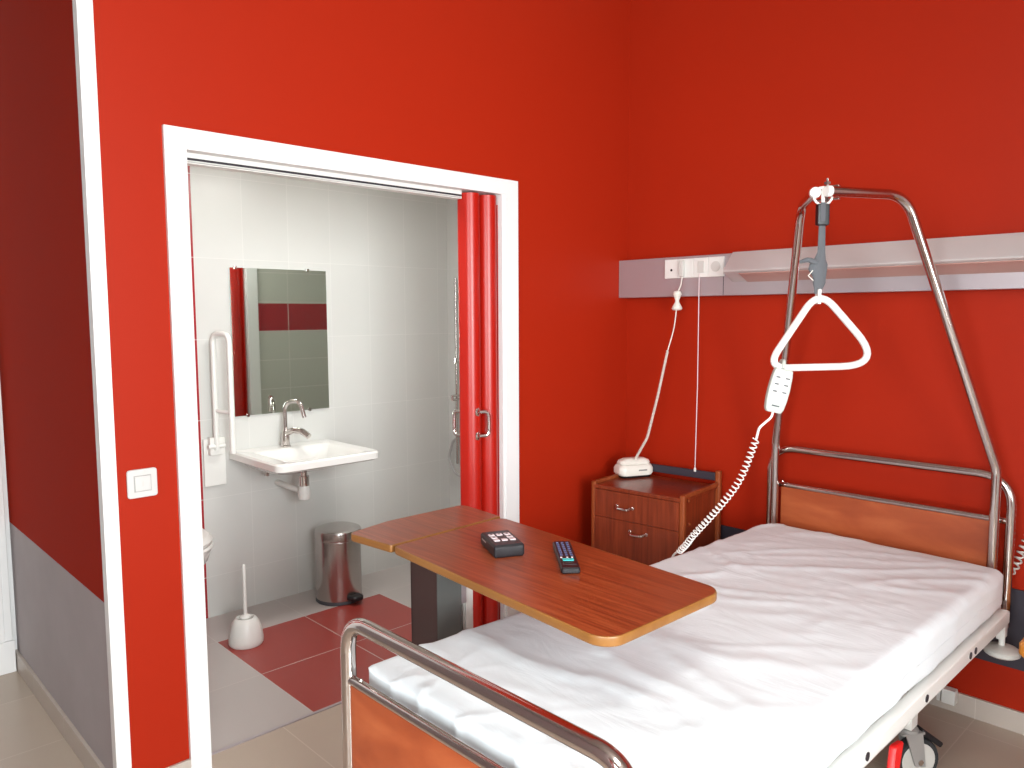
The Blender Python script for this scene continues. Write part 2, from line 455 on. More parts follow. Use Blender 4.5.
# ------------------------------------------------------------------ accordion door
t = thing('accordion_door', 'folded red accordion door gathered at the right side of the doorway', 'door', (-.05, -1.0, 0))
def folds(ycs):
    bm = BM(); prof = []
    for (ya, yb) in ycs:
        n = 14
        for k in range(n+1):
            a = k/n
            y = ya+(yb-ya)*a
            prof.append((-.052+.058*math.sin(PI*a)**.45, y))
    inner = [(-.058-.020*abs(math.sin(PI*(y-ycs[0][0])/(ycs[0][1]-ycs[0][0])))**.45, y) for x, y in prof][::-1]
    poly = prof+inner
    return loft(bm, [[(x, y, .012) for x, y in poly], [(x, y, 2.034) for x, y in poly]])
W = obj('folded_panels', folds([(-1.078, -.983), (-.981, -.886)]), 'accordion_vinyl', t)
bm = BM(); box(bm, -.085, -.02, -.887, -.8842, .012, 2.0)
obj('wall_stile', bm, 'accordion_vinyl', t)
def pull(name, base, ax, bar_dir, parent):
    b = V(base); ax = V(ax).normalized(); bd = V(bar_dir)
    bm = BM()
    for s in (-1, 1):
        c = b+V((0, 0, s*.052))
        M = frame_xf(c, ax.orthogonal(), ax.cross(ax.orthogonal()), ax)
        st = len(bm.verts); lathe(bm, [(.021, -.004), (.021, .004), (.017, .008), (.009, .011)], (0, 0, 0), 20); xf(bm, M, st)
    p0 = b+V((0, 0, -.052)); p1 = b+V((0, 0, .052))
    tube(bm, fillet([p0, p0+bd, p1+bd, p1], .022), .0085, 12)
    return obj(name, bm, 'bright_chrome', parent)
pull('pull_handle', (.0, -1.028, 1.058), (.8, .6, 0), (.022, .045, 0), t)
pull('pull_handle', (-.074, -1.045, 1.055), (-1, -.25, 0), (-.05, -.012, 0), t)
bm = BM()
box(bm, -.075, -.03, YI1, -1.079, 2.0085, 2.0145); box(bm, -.075, -.068, YI1, -1.079, 2.012, ZI); box(bm, -.037, -.03, YI1, -1.079, 2.012, ZI)
tr = obj('track', bm, 'white_enamel', t)
bm = BM(); box(bm, -.0298, -.0285, YI1, -1.08, 2.018, 2.0255)
obj('track_slot', bm, 'soft_black', tr)

# ------------------------------------------------------------------ bathroom
# mirror
MY0, MY1, MZ0, MZ1 = -1.518, -.976, 1.014, 1.768
t = thing('mirror', 'frameless rectangular mirror on the tiled wall above the washbasin', 'mirror', (BX, -1.247, MZ0))
obj('mirror_sheet', box(BM(), BX+.006, BX+.011, MY0, MY1, MZ0, MZ1), 'mirror_glass', t)
for (y, z) in ((MY0+.03, MZ1), (MY1-.11, MZ1), (MY0+.07, MZ0), (MY1-.12, MZ0)):
    s = 1 if z > 1.4 else -1
    bm = BM(); box(bm, BX, BX+.016, y-.008, y+.008, min(z-s*.008, z+s*.008), max(z-s*.008, z+s*.008), .002)
    obj('mirror_clip', bm, 'chrome', t)
# washbasin
t = thing('washbasin', 'white wall-hung washbasin with chrome tap under the mirror', 'washbasin', (BX, -1.27, .68))
def rr(x0, x1, y0, y1, r, z, n=7):
    return [(*p, z) for p in round_poly([(x0, y0), (x1, y0), (x1, y1), (x0, y1)], r, n)]
x0, x1, y0, y1 = BX, -.785, -1.556, -.99
bm = BM()
rings = [rr(x0, x0+.30, y0+.12, y1-.12, [.01, .10, .10, .01], .735),
         rr(x0, x0+.36, y0+.09, y1-.09, [.01, .10, .10, .01], .755),
         rr(x0, x1-.07, y0+.055, y1-.055, [.01, .08, .08, .01], .785),
         rr(x0, x1-.012, y0+.012, y1-.012, [.01, .05, .05, .01], .795),
         rr(x0, x1, y0, y1, [.012, .045, .045, .012], .803),
         rr(x0, x1, y0, y1, [.012, .045, .045, .012], .832),
         rr(x0+.002, x1-.008, y0+.008, y1-.008, [.012, .04, .04, .012], .840),
         rr(x0+.10, x1-.035, y0+.075, y1-.055, [.03, .05, .05, .03], .838),
         rr(x0+.115, x1-.05, y0+.09, y1-.075, [.035, .05, .05, .035], .826),
         rr(x0+.15, x1-.10, y0+.13, y1-.12, [.05, .06, .06, .05], .775),
         rr(x0+.22, x1-.20, y0+.22, y1-.21, [.04, .04, .04, .04], .762)]
loft(bm, rings)
obj('basin', bm, 'ceramic', t)
bm = BM(); lathe(bm, [(.0, .0), (.009, .0), (.009, .003), (0, .003)], (BX+.1275, -1.28, .795), 14, 'x')
obj('overflow_hole', bm, 'chrome', t)
bm = BM(); lathe(bm, [(.022, 0), (.022, .004), (.012, .006), (0, .006)], (BX+.27, -1.275, .762), 20)
obj('drain', bm, 'chrome', t)
fy, fx = -1.277, BX+.075
bm = BM(); lathe(bm, [(.026, 0), (.026, .008), (.021, .012), (.021, .07), (.017, .078), (.0125, .085)], (fx, fy, .838), 24)
tube(bm, fillet([(fx, fy, .92), (fx, fy, 1.075), (fx+.10, fy+.035, 1.085), (fx+.125, fy+.045, 1.0)], [.06, .04], 10), .0115, 14)
fa = obj('tap', bm, 'chrome', t)
bm = BM(); pts = [V((fx, fy, .905)), V((fx+.05, fy+.02, .93)), V((fx+.10, fy+.045, .925)), V((fx+.135, fy+.062, .90))]
tube(bm, fillet(pts, .05), [.016]*len(fillet(pts, .05)), 12)
obj('tap_lever', bm, 'chrome', fa)
bm = BM(); c = (BX+.255, -1.275, .6)
lathe(bm, [(.018, .16), (.018, .11), (.027, .108), (.027, .06), (.022, .055)], c, 20)
tp = obj('trap_collar', bm, 'chrome', t)
bm = BM(); lathe(bm, [(.0, -.02), (.026, -.012), (.031, .005), (.031, .04), (.023, .056)], c, 20)
tube(bm, fillet([(c[0], c[1], .625), (c[0]-.1, c[1]-.02, .635), (BX, c[1]-.02, .64)], .02), .015)
obj('trap_cup', bm, 'white_plastic', tp)
for yy in (-1.40, -1.15):
    bm = BM(); tube(bm, [(BX+.10, yy, .735), (BX+.10, yy, .705)], .014, 10)
    obj('fixing_bolt', bm, 'chrome', t)
# folding grab bar (upright)
t = thing('folding_grab_bar', 'white folding grab bar turned up against the wall left of the washbasin', 'grab bar', (BX, -1.62, .68))
obj('wall_plate', box(BM(), BX, BX+.014, -1.685, -1.575, .675, .915, .004), 'white_enamel', t)
bm = BM(); box(bm, BX+.012, BX+.045, -1.665, -1.60, .835, .925, .004); tube(bm, [(BX+.045, -1.675, .88), (BX+.045, -1.59, .88)], .011, 12)
obj('hinge_block', bm, 'white_enamel', t)
bm = BM()
gx = BX+.045
tube(bm, fillet([(gx, -1.632, .86), (gx, -1.632, 1.44), (gx+.095, -1.592, 1.44), (gx+.095, -1.592, .85)], .045, 8), .0135, 14)
tube(bm, [(gx, -1.632, 1.06), (gx+.095, -1.592, 1.05)], .010, 10)
obj('bar', bm, 'white_enamel', t)
# toilet, mostly behind the door jamb
t = thing('toilet', 'white wall-hung toilet just showing past the left door jamb', 'toilet', (BX, -2.0, .34))
def egg(x0, L, w, z, yc=-2.0, n=28):
    o = []
    for k in range(n):
        a = 2*PI*k/n; c, s = math.cos(a), math.sin(a)
        x = x0+L*.5+L*.5*(abs(c)**.8)*(1 if c > 0 else -1)
        o.append((x, yc+w*(abs(s)**(.75 if c < 0 else 1.0))*(1 if s > 0 else -1), z))
    return o
bm = BM(); loft(bm, [egg(BX, .30, .13, .30), egg(BX, .42, .16, .36), egg(BX, .52, .185, .44), egg(BX, .55, .19, .485), egg(BX+.0, .55, .188, .498)])
obj('bowl', bm, 'ceramic', t)
bm = BM(); loft(bm, [egg(BX+.05, .51, .19, .501), egg(BX+.045, .52, .194, .510), egg(BX+.05, .51, .19, .520)])
obj('toilet_seat', bm, 'white_plastic', t)
bm = BM(); loft(bm, [egg(BX+.05, .505, .188, .523), egg(BX+.045, .515, .192, .538), egg(BX+.06, .48, .175, .556), egg(BX+.10, .40, .13, .562)])
obj('toilet_lid', bm, 'white_plastic', t)
# toilet brush
t = thing('toilet_brush', 'white toilet brush in a round white holder on the bathroom floor', 'toilet brush', (-.9, -1.687, 0))
bm = BM(); lathe(bm, [(.0, .001), (.072, .001), (.078, .01), (.078, .03), (.073, .07), (.062, .105), (.047, .125), (.040, .128), (.036, .12), (.03, .10), (0, .10)], (-.9, -1.687, 0), 32)
obj('holder', bm, 'white_plastic', t)
bm = BM(); lathe(bm, [(.022, .10), (.026, .13), (.020, .137), (.009, .142), (.0085, .22), (.0075, .30), (.009, .36), (.007, .378), (0, .382)], (-.9, -1.687, 0), 16)
obj('brush_handle', bm, 'white_plastic', t)
# pedal bin
bc = V((-1.107, -1.066, 0))
t = thing('pedal_bin', 'chrome pedal bin standing against the tiled bathroom wall', 'bin', bc)
bm = BM(); lathe(bm, [(.118, .016), (.121, .02), (.121, .335), (.118, .34)], bc, 48)
obj('bin_body', bm, 'brushed_steel', t)
bm = BM(); lathe(bm, [(.0, 0.001), (.122, .001), (.124, .003), (.124, .008), (.119, .018)], bc, 48)
obj('base_ring', bm, 'dark_grey', t)
bm = BM(); lathe(bm, [(.124, .342), (.125, .346), (.125, .378), (.121, .388), (.10, .396), (.05, .401), (0, .402)], bc, 48)
ld = obj('bin_lid', bm, 'brushed_steel', t)
bm = BM(); d = V((.96, .12, 0)).normalized(); q = V((-d.y, d.x, 0))
st = len(bm.verts); pl = round_poly([(.10, -.040), (.172, -.036), (.172, .036), (.10, .040)], [.0, .026, .026, .0]); prism(bm, pl, .022, .048, .006)
xf(bm, frame_xf(bc, d, q, (0, 0, 1)), st)
obj('pedal', bm, 'black_plastic', t)
# shower fittings on the right bathroom wall, seen past the folded door
t = thing('shower_set', 'shower rail with its grey hose on the bathroom wall behind the folded red door', 'shower', (-1.19, -.112, .6))
bm = BM(); tube(bm, [(-1.20, -.150, .60), (-1.20, -.150, 1.75)], .009, 12)
obj('riser_rail', bm, 'chrome', t)
for z, L in ((1.245, .05), (1.015, .075)):
    bm = BM()
    for k in (-.012, .012): tube(bm, [(-1.20, -.112, z+k), (-1.20, -.112-L, z+k)], .007, 10)
    tube(bm, [(-1.20, -.112-L, z-.016), (-1.20, -.112-L, z+.016)], .009, 10)
    obj('rail_bracket', bm, 'chrome', t)
bm = BM(); tube(bm, fillet([(-1.19, -.13, .78), (-1.23, -.16, .74), (-1.255, -.175, .64), (-1.22, -.16, .54), (-1.15, -.15, .52), (-1.05, -.14, .60)], .06), .0085, 10)
obj('shower_hose', bm, 'castor_grey', t)

# ------------------------------------------------------------------ bed-head rail on the back wall
t = thing('bedhead_wall_panel', 'long aluminium service rail with sockets and lamp on the red wall above the bed', 'wall rail', (0, 0, 1.6))
obj('base_channel', box(BM(), .001, 3.2, -.07, -.0005, 1.608, 1.795, .002), 'aluminium', t)
bm = BM(); box(bm, .5985, .6015, -.0708, -.06, 1.609, 1.70)
obj('panel_seam', bm, 'dark_grey', t)
bm = BM(); sec = [(-.0705, 1.797), (-.076, 1.799), (-.152, 1.718), (-.154, 1.710), (-.150, 1.705), (-.0705, 1.668)]
loft(bm, [[(.648, y, z) for y, z in sec], [(3.2, y, z) for y, z in sec]], smooth=False)
lh = obj('lamp_housing', bm, 'lamp_aluminium', t)
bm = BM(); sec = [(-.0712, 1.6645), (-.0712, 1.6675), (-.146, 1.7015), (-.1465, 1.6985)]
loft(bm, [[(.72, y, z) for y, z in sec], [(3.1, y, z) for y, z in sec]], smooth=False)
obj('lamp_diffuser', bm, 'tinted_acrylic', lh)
mx = [.287, .366, .446, .526, .606]
for i in range(4):
    bm = BM(); box(bm, mx[i]+.0006, mx[i+1]-.0006, -.081, -.069, 1.694, 1.783, .002)
    sp = obj('socket_plate', bm, 'white_plastic', t)
    xc = (mx[i]+mx[i+1])/2
    if i == 0:
        bm = BM(); lathe(bm, [(0, -.0012), (.006, -.0012), (.006, .002), (0, .002)], (xc, -.081, 1.733), 14, 'y'); obj('socket_hole', bm, 'black_plastic', sp)
    if i == 2:
        obj('call_button', box(BM(), xc-.014, xc+.020, -.085, -.080, 1.715, 1.768, .0015), 'grey_plastic', sp)
    if i == 3:
        bm = BM(); lathe(bm, [(.024, -.003), (.024, .001), (.020, .001), (.019, -.002), (.0, -.002)][::-1], (xc, -.081, 1.74), 24, 'y'); o = obj('socket_well', bm, 'grey_plastic', sp)
t = thing('call_pull_cord', 'thin pink-white pull cord hanging straight from the wall rail to the nightstand', 'cord', (.46, -.09, 1.7))
bm = BM(); tube(bm, [(.485, -.086, 1.712), (.485, -.089, 1.69), (.482, -.083, 1.2), (.476, -.083, .80)], .0022, 8)
obj('cord', bm, 'pale_key', t)
bm = BM(); lathe(bm, [(0, -.02), (.006, -.016), (.006, -.002), (.0022, .004)], (.476, -.083, .80), 12)
obj('cord_end', bm, 'white_plastic', t)

# ------------------------------------------------------------------ nightstand (own frame: x along the front, y towards the wall)
NSR = math.atan2(.094, .995)
ns = thing('nightstand', 'glossy brown wooden nightstand with two chrome handles in the room corner', 'nightstand', (.150, -.455, 0), NSR)
w, dp = .488, .362
bm = BM(); box(bm, .02, w-.02, .012, dp-.01, .08, .715); obj('carcass', bm, 'stand_wood', ns, True)
bm = BM(); box(bm, .012, w-.012, .0, dp-.012, .714, .733, .004); obj('stand_top', bm, 'stand_wood', ns, True)
for (px, py, h) in ((.0, .0, .745), (w-.026, 0, .745), (0, dp-.026, .80), (w-.026, dp-.026, .80)):
    bm = BM(); prism(bm, round_poly([(px, py), (px+.026, py), (px+.026, py+.026), (px, py+.026)], .008, 4), .06, h, .003)
    pp = obj('corner_post', bm, 'stand_edge', ns, True)
    bm = BM(); lathe(bm, [(0, 0), (.02, 0), (.022, .02), (.02, .05), (.012, .06)], (px+.013, py+.013, 0.001), 16); obj('castor', bm, 'rubber', pp, True)
for px in (.003, w-.023):
    bm = BM(); box(bm, px, px+.02, .026, dp-.026, .728, .748, .006); obj('side_lip', bm, 'stand_edge', ns, True)
bm = BM(); box(bm, .026, w-.026, dp-.021, dp-.006, .752, .790, .005); obj('back_rail', bm, 'charcoal_band', ns, True)
def ns_handle(x, z, parent):
    bm = BM(); tube(bm, fillet([(x-.042, -.004, z+.006), (x-.03, -.03, z), (x+.03, -.03, z), (x+.042, -.004, z+.006)], .016), [.0055]*len(fillet([(0,0,0),(0,1,0),(1,1,0),(1,0,0)], .016)), 10)
    for s in (-.042, .042):
        tube(bm, [(x+s, .001, z+.006), (x+s, -.006, z+.006)], .008, 10)
    obj('handle', bm, 'bright_chrome', parent, True)
bm = BM(); box(bm, .024, w-.024, -.003, .014, .5865, .7135, .0015); dw = obj('drawer', bm, 'stand_wood', ns, True); ns_handle(.190, .645, dw)
bm = BM(); box(bm, .024, w-.024, -.003, .014, .085, .585, .0015); dw = obj('door', bm, 'stand_wood', ns, True); ns_handle(.262, .537, dw)
bm = BM()
bm.free()
for z in (.715, .60):
    bm = BM(); lathe(bm, [(.0, .007), (.006, .005), (.007, 0)][::-1], (w-.006 if z > .7 else w-.02, .05 if z > .7 else .09, z), 12, 'x')
    obj('peg', bm, 'stand_edge', ns, True)

# telephone
pc = V((.188, -.180, .7345)); d = V((.42, .91, 0)).normalized(); q = V((d.y, -d.x, 0))
t = thing('telephone', 'small white corded telephone on the nightstand top', 'telephone', pc)
def tele(z0, z1, prof, name, m, parent):
    bm = BM(); rings = []
    for (z, hl, hw, r) in prof:
        pl = round_poly([(-hl, -hw), (hl, -hw), (hl, hw), (-hl, hw)], r, 6); rings.append([pc+d*x+q*y+V((0, 0, z*1.22)) for x, y in pl])
    loft(bm, rings); return obj(name, bm, m, parent)
tele(0, 0, [(0.0, .078, .042, .02), (.008, .082, .045, .022)], 'base_foot', 'black_plastic', t)
bd = tele(0, 0, [(.008, .084, .05, .03), (.016, .092, .054, .034), (.034, .093, .053, .034), (.046, .086, .046, .030), (.050, .080, .041, .026)], 'phone_body', 'cream_plastic', t)
tele(0, 0, [(.0505, .079, .036, .028), (.056, .083, .038, .030), (.066, .076, .033, .026), (.073, .056, .022, .018), (.0745, .035, .010, .008)], 'handset', 'cream_plastic', t)
bm = BM(); e = pc+q*.0535+d*.025+V((0, 0, .036)); M = frame_xf(e, d, (0, 0, 1), q)
for k in range(7): st = len(bm.verts); box(bm, -.022+k*.0065, -.018+k*.0065, -.003, .003, -.002, .0012); xf(bm, M, st)
obj('lettering', bm, 'soft_black', bd)
def coil(bm, path, r, turns, wire, n=6, seg=10):
    path = [V(p) for p in path]; L = [0]
    for a, b in zip(path, path[1:]): L.append(L[-1]+(b-a).length)
    def at(s):
        for i in range(len(path)-1):
            if s <= L[i+1] or i == len(path)-2:
                f = (s-L[i])/(L[i+1]-L[i]); return path[i].lerp(path[i+1], f), (path[i+1]-path[i]).normalized()
    N = turns*seg; u = None; out = []
    for k in range(N+1):
        p, tg = at(L[-1]*k/N)
        if u is None: u = tg.orthogonal()
        u = (u-tg*u.dot(tg)).normalized(); w = tg.cross(u); a = 2*PI*k/seg
        out.append(p+(u*math.cos(a)+w*math.sin(a))*r)
    return tube(bm, out, wire, n)
bm = BM()
tube(bm, fillet([(.392, -.088, 1.70), (.390, -.095, 1.66), (.378, -.097, 1.632)], .02), .0028, 8); tube(bm, smooth([(.372, -.10, 1.56), (.362, -.105, 1.46), (.338, -.12, 1.35)]), .0028, 8)
coil(bm, fillet([(.338, -.12, 1.35), (.305, -.15, 1.13), (.262, -.17, .93), pc+q*.03+d*(-.01)+V((0, 0, .082))], .12, 6), .005, 85, .0024, 5, 8)
obj('cord', bm, 'cream_plastic', t)
bm = BM(); box(bm, .381, .402, -.102, -.0815, 1.70, 1.775, .003); obj('plug', bm, 'grey_plastic', t)
bm = BM()
lathe(bm, [(.004, .045), (.017, .041), (.021, .028), (.010, .002), (.010, -.008), (.022, -.030), (.026, -.040), (.020, -.046), (.006, -.048)], (.374, -.10, 1.590), 16)
obj('cord_keeper', bm, 'cream_plastic', t)

# ------------------------------------------------------------------ hospital bed
BC = 1.318
bed = thing('hospital_bed', 'hospital bed with chrome tube ends and orange wood panels', 'bed', (BC, -1.2, 0))
def bed_end(y, xl, xr, ztop, rad, zbar, zpan, name, zlow, rt, pin):
    bm = BM(); tube(bm, fillet([(xl, y, zlow), (xl, y, ztop), (xr, y, ztop), (xr, y, zlow)], rad, 12), rt, 18)
    fr = obj(name, bm, 'chrome', bed)
    bm = BM(); tube(bm, [(xl+rt*.5, y, zbar), (xr-rt*.5, y, zbar)], .0125, 14)
    for x in (xl+.055, xr-.055): lathe(bm, [(0, .006), (.005, .004), (.006, 0)][::-1], (x, y, zbar+.012), 10)
    obj('crossbar', bm, 'chrome', fr)
    obj('end_panel', box(BM(), xl+pin, xr-pin, y-.009, y+.009, zpan, zbar-.008, .003), 'panel_wood', fr)
    return fr
bed_end(-.105, .872, 1.772, .955, .11, .797, .44, 'headboard', .42, .016, .052)
bed_end(-2.21, .858, 1.742, .777, .085, .624, .30, 'footboard', .10, .0195, .02)
for x0, x1 in ((.836, .872), (1.764, 1.80)):
    bm = BM(); box(bm, x0, x1, -2.17, -.165, .454, .500, .006)
    r = obj('side_rail', bm, 'white_enamel', bed)
    if x0 > BC:
        for yy in (-.55, -.60, -.98, -1.38):
            bm = BM(); lathe(bm, [(0, .002), (.011, .002), (.011, -.001)][::-1], (1.80, yy, .477), 14, 'x'); obj('rail_plug', bm, 'soft_black', r)
bm = BM(); box(bm, .872, 1.764, -2.2, -2.13, .455, .50, .003); box(bm, .872, 1.764, -.20, -.13, .455, .50, .003)
for k in range(9): box(bm, .872, 1.764, -2.02+k*.21, -1.95+k*.21, .475, .50, .003)
obj('slat_deck', bm, 'white_enamel', bed)
bm = BM()
for x in (1.02, 1.62): box(bm, x-.025, x+.025, -1.92, -.60, .21, .275, .004)
box(bm, 1.045, 1.595, -1.9, -1.84, .215, .265, .003); box(bm, 1.045, 1.595, -.70, -.64, .215, .265, .003)
for x in (1.02, 1.625): box(bm, x-.03, x+.03, -.64, -.585, .19, .29, .004); box(bm, x-.03, x+.03, -1.93, -1.87, .19, .29, .004)
ch = obj('chassis', bm, 'white_enamel', bed)
for x in (1.06, 1.56):
    bm = BM()
    for a, b in (((x, -1.7, .22), (x, -.85, .46)), ((x, -.85, .22), (x, -1.7, .46))): tube(bm, [a, b], .02, 8)
    obj('lift_arm', bm, 'castor_grey', bed)
for x in (1.02, 1.635):
    for y in (-1.90, -.61):
        a = random.uniform(-.4, .4) if x < 1.5 or y < -1 else -.6
        dx, dy = math.sin(a), -math.cos(a); sd = V((-dy, dx, 0)); fw = V((dx, dy, 0)); top = V((x, y, .185)); ctr = V((x, y, .0765))-fw*.03
        bm = BM(); lathe(bm, [(.03, .0), (.03, .012), (.016, .016), (.016, .02)], (x, y, .174), 18)
        for s in (-1, 1):
            o = top+sd*.024*s
            pl = [o+fw*.026+V((0, 0, -.012)), o-fw*.034+V((0, 0, -.012)), ctr+sd*.024*s-fw*.018+V((0, 0, -.016)), ctr+sd*.024*s+fw*.018+V((0, 0, -.012))]
            loft(bm, [[p-sd*.003 for p in pl], [p+sd*.003 for p in pl]], smooth=False)
        pl = [top+fw*.038+sd*.027+V((0, 0, -.014)), top+fw*.038-sd*.027+V((0, 0, -.014)), top-fw*.041-sd*.027+V((0, 0, -.014)), top-fw*.041+sd*.027+V((0, 0, -.014))]
        loft(bm, [pl, [p+V((0, 0, .006)) for p in pl]], smooth=False)
        cs = obj('castor', bm, 'castor_grey', bed)
        M = frame_xf(ctr, fw, (0, 0, 1), sd)
        bm = BM(); lathe(bm, [(.062, -.016), (.071, -.017), (.0755, -.010), (.0755, .010), (.071, .017), (.062, .016)], (0, 0, 0), 30); xf(bm, M); wh = obj('wheel', bm, 'rubber', cs)
        bm = BM(); lathe(bm, [(0, -.021), (.014, -.021), (.018, -.0175), (.058, -.0172), (.060, -.0155), (.060, .0155), (.058, .0172), (.018, .0175), (.014, .021), (0, .021)], (0, 0, 0), 30); xf(bm, M); obj('wheel_hub', bm, 'grey_plastic', cs)
        bm = BM(); lathe(bm, [(0, .031), (.009, .029), (.010, .026), (.010, -.026), (.009, -.029), (0, -.031)], (0, 0, 0), 12); xf(bm, M); obj('axle', bm, 'chrome', cs)
        bm = BM(); pl = round_poly([(.0, -.022), (.095, -.018), (.11, .0), (.095, .018), (.0, .022)], .006, 3); prism(bm, pl, 0, .018, .003)
        pd = -fw
        xf(bm, frame_xf(top-V((0, 0, .014))+pd*.03, pd+V((0, 0, -.75)), sd, pd*.75+V((0, 0, 1))))
        obj('brake_pedal', bm, 'black_plastic', cs)
bm = BM(); tube(bm, [(1.785, -.19, .345), (1.785, -.19, .46)], .010, 12); box(bm, 1.768, 1.792, -.20, -.15, .40, .455, .004)
bp = obj('bumper_bracket', bm, 'white_enamel', bed)
bm = BM(); lathe(bm, [(0, -.014), (.045, -.014), (.055, -.007), (.055, .007), (.045, .014), (.02, .018), (0, .018)], (1.79, -.20, .363), 30); obj('bumper_wheel', bm, 'grey_plastic', bp)
bm = BM(); pl = round_poly([(-.022, 0), (.022, 0), (.017, .17), (-.010, .18)], .008, 4); prism(bm, pl, 0, .02, .004)
xf(bm, frame_xf((1.69, -.90, .275), (.2, .97, .1), (.05, -.45, -.88), (.95, .1, .1))); obj('brake_lever', bm, 'red_plastic', bed, label='red brake lever under the side rail')
# mattress
MX0, MX1, MYa, MYb, MZ0_, MZ1_ = .880, 1.787, -2.166, -.172, .505, .654
bm = BM(); bmesh.ops.create_cube(bm, size=2)
bmesh.ops.subdivide_edges(bm, edges=bm.edges[:], cuts=95, use_grid_fill=True)
a, b, c = (MX1-MX0)/2, (MYb-MYa)/2, (MZ1_-MZ0_)/2; cen = V(((MX0+MX1)/2, (MYa+MYb)/2, (MZ0_+MZ1_)/2))
for v in bm.verts:
    p = V((v.co.x*a, v.co.y*b, v.co.z*c)); r = .016+.020*min(1, max(0, (v.co.y+1)*1.2))
    q_ = V((max(-a+r, min(a-r, p.x)), max(-b+r, min(b-r, p.y)), max(-c+r, min(c-r, p.z))))
    dd = p-q_
    if dd.length > 1e-9: p = q_+dd.normalized()*r
    # plan corners rounded
    R = .028 if p.y < 0 else .045; ax, ay = abs(p.x)-(a-R), abs(p.y)-(b-R)
    if ax > 0 and ay > 0:
        k = math.hypot(ax, ay); 
        if k > R: p.x = math.copysign(a-R+ax*R/k, p.x); p.y = math.copysign(b-R+ay*R/k, p.y)
    up = max(0, v.co.z)
    p.x += (-.022*max(0, -v.co.y)+.018*max(0, v.co.y))*max(0, -v.co.x)
    P_ = p+cen
    n1 = noise.noise(V((P_.x*2.2+P_.y*.8, P_.y*1.6, 3.1)))
    n2 = 0
    for (ca, sa, fl, fs, am, sd_) in ((.94, -.34, 1.3, 6.5, 1, 7.7), (.80, .60, 1.6, 7.5, .8, 2.3), (.98, .17, 2.2, 12, .45, 9.1)):
        uu, vv = P_.x*ca+P_.y*sa, -P_.x*sa+P_.y*ca
        k = noise.noise(V((uu*fl+.25*noise.noise(V((uu*3, vv*3, sd_))), vv*fs+.5*noise.noise(V((uu*2, vv*2, sd_+4))), sd_)))
        gate = min(1, max(0, noise.noise(V((uu*1.1, vv*1.7, sd_+9)))*2.2+.35))
        n2 += am*gate*max(0, 1-abs(k)*5.5)**2
    n3 = noise.noise(V((P_.x*9+P_.y*4, P_.y*16, 1.7)))
    wt = min(1, max(0, (p.z-(c-r))/r))
    wt = wt*wt*(3-2*wt)
    P_.z += wt*(.005*n1+.0085*n2+.0008*n3-.003)
    fy = max(0, 1-(P_.y-MYa)/.32)
    if fy > 0 and v.co.z > -.5:
        for (xc, sl, am) in ((.985, .55, .004), (1.09, -.35, .0045), (1.23, .8, .005), (1.42, -.6, .004), (1.60, .5, .005)):
            dx_ = P_.x-xc-sl*(P_.y-MYa); P_.z += am*fy*math.exp(-(dx_/.009)**2); P_.y -= am*(1-wt)*math.exp(-(dx_/.012)**2)
    if wt < .999:
        s = noise.noise(V((P_.x*11, P_.y*11, P_.z*5))); nn = V((dd.x, dd.y, 0)); 
        if nn.length > 1e-6: P_ += nn.normalized()*(.006*s)*(1-wt)
    # crown: softly lower towards the rim
    ex = abs(p.x)/a; ey = abs(p.y)/b
    if v.co.z > 0: P_.z -= .004*max(0, ex-.7)/.3+.003*max(0, ey-.85)/.15
    v.co = P_
t = thing('mattress', 'mattress under a creased white sheet on the hospital bed', 'mattress', (cen.x, cen.y, MZ0_))
ms = obj('mattress_sheet', bm, 'sheet', t, auto=False)
for f in ms.data.polygons: f.use_smooth = True

# lifting pole: two tubes that lean together over the bed
t = thing('bed_lifting_frame', 'chrome two-legged lifting frame rising over the head of the bed', 'lifting pole', (BC, -.15, .5))
caps = []
for x0, s in ((.913, 1), (1.733, -1)):
    P = [(x0, -.15, .505), (x0, -.15, .981), (x0+s*.23, -.449, 1.915), (1.338-s*.023, -.709, 1.917)]
    bm = BM(); tube(bm, fillet(P, [.10, .11], 10), .0165, 16)
    tb = obj('lifting_tube', bm, 'chrome', t)
    e = V(P[3]); ax = (e-V(P[2])).normalized()
    M = frame_xf(e, ax.orthogonal(), ax.cross(ax.orthogonal()), ax)
    bm = BM(); lathe(bm, [(.018, -.006), (.0185, .006), (.016, .010), (0, .0115)], (0, 0, 0), 24); xf(bm, M); obj('end_cap', bm, 'white_plastic', tb)
bm = BM()
tube(bm, [(1.338, -.672, 1.965), (1.338, -.672, 1.875)], .005, 10)
lathe(bm, [(.011, .0), (.011, .008), (0, .01)], (1.338, -.672, 1.945), 6)
box(bm, 1.296, 1.380, -.68, -.664, 1.934, 1.94, .002); box(bm, 1.296, 1.380, -.68, -.664, 1.893, 1.899, .002)
obj('clamp', bm, 'chrome', t)

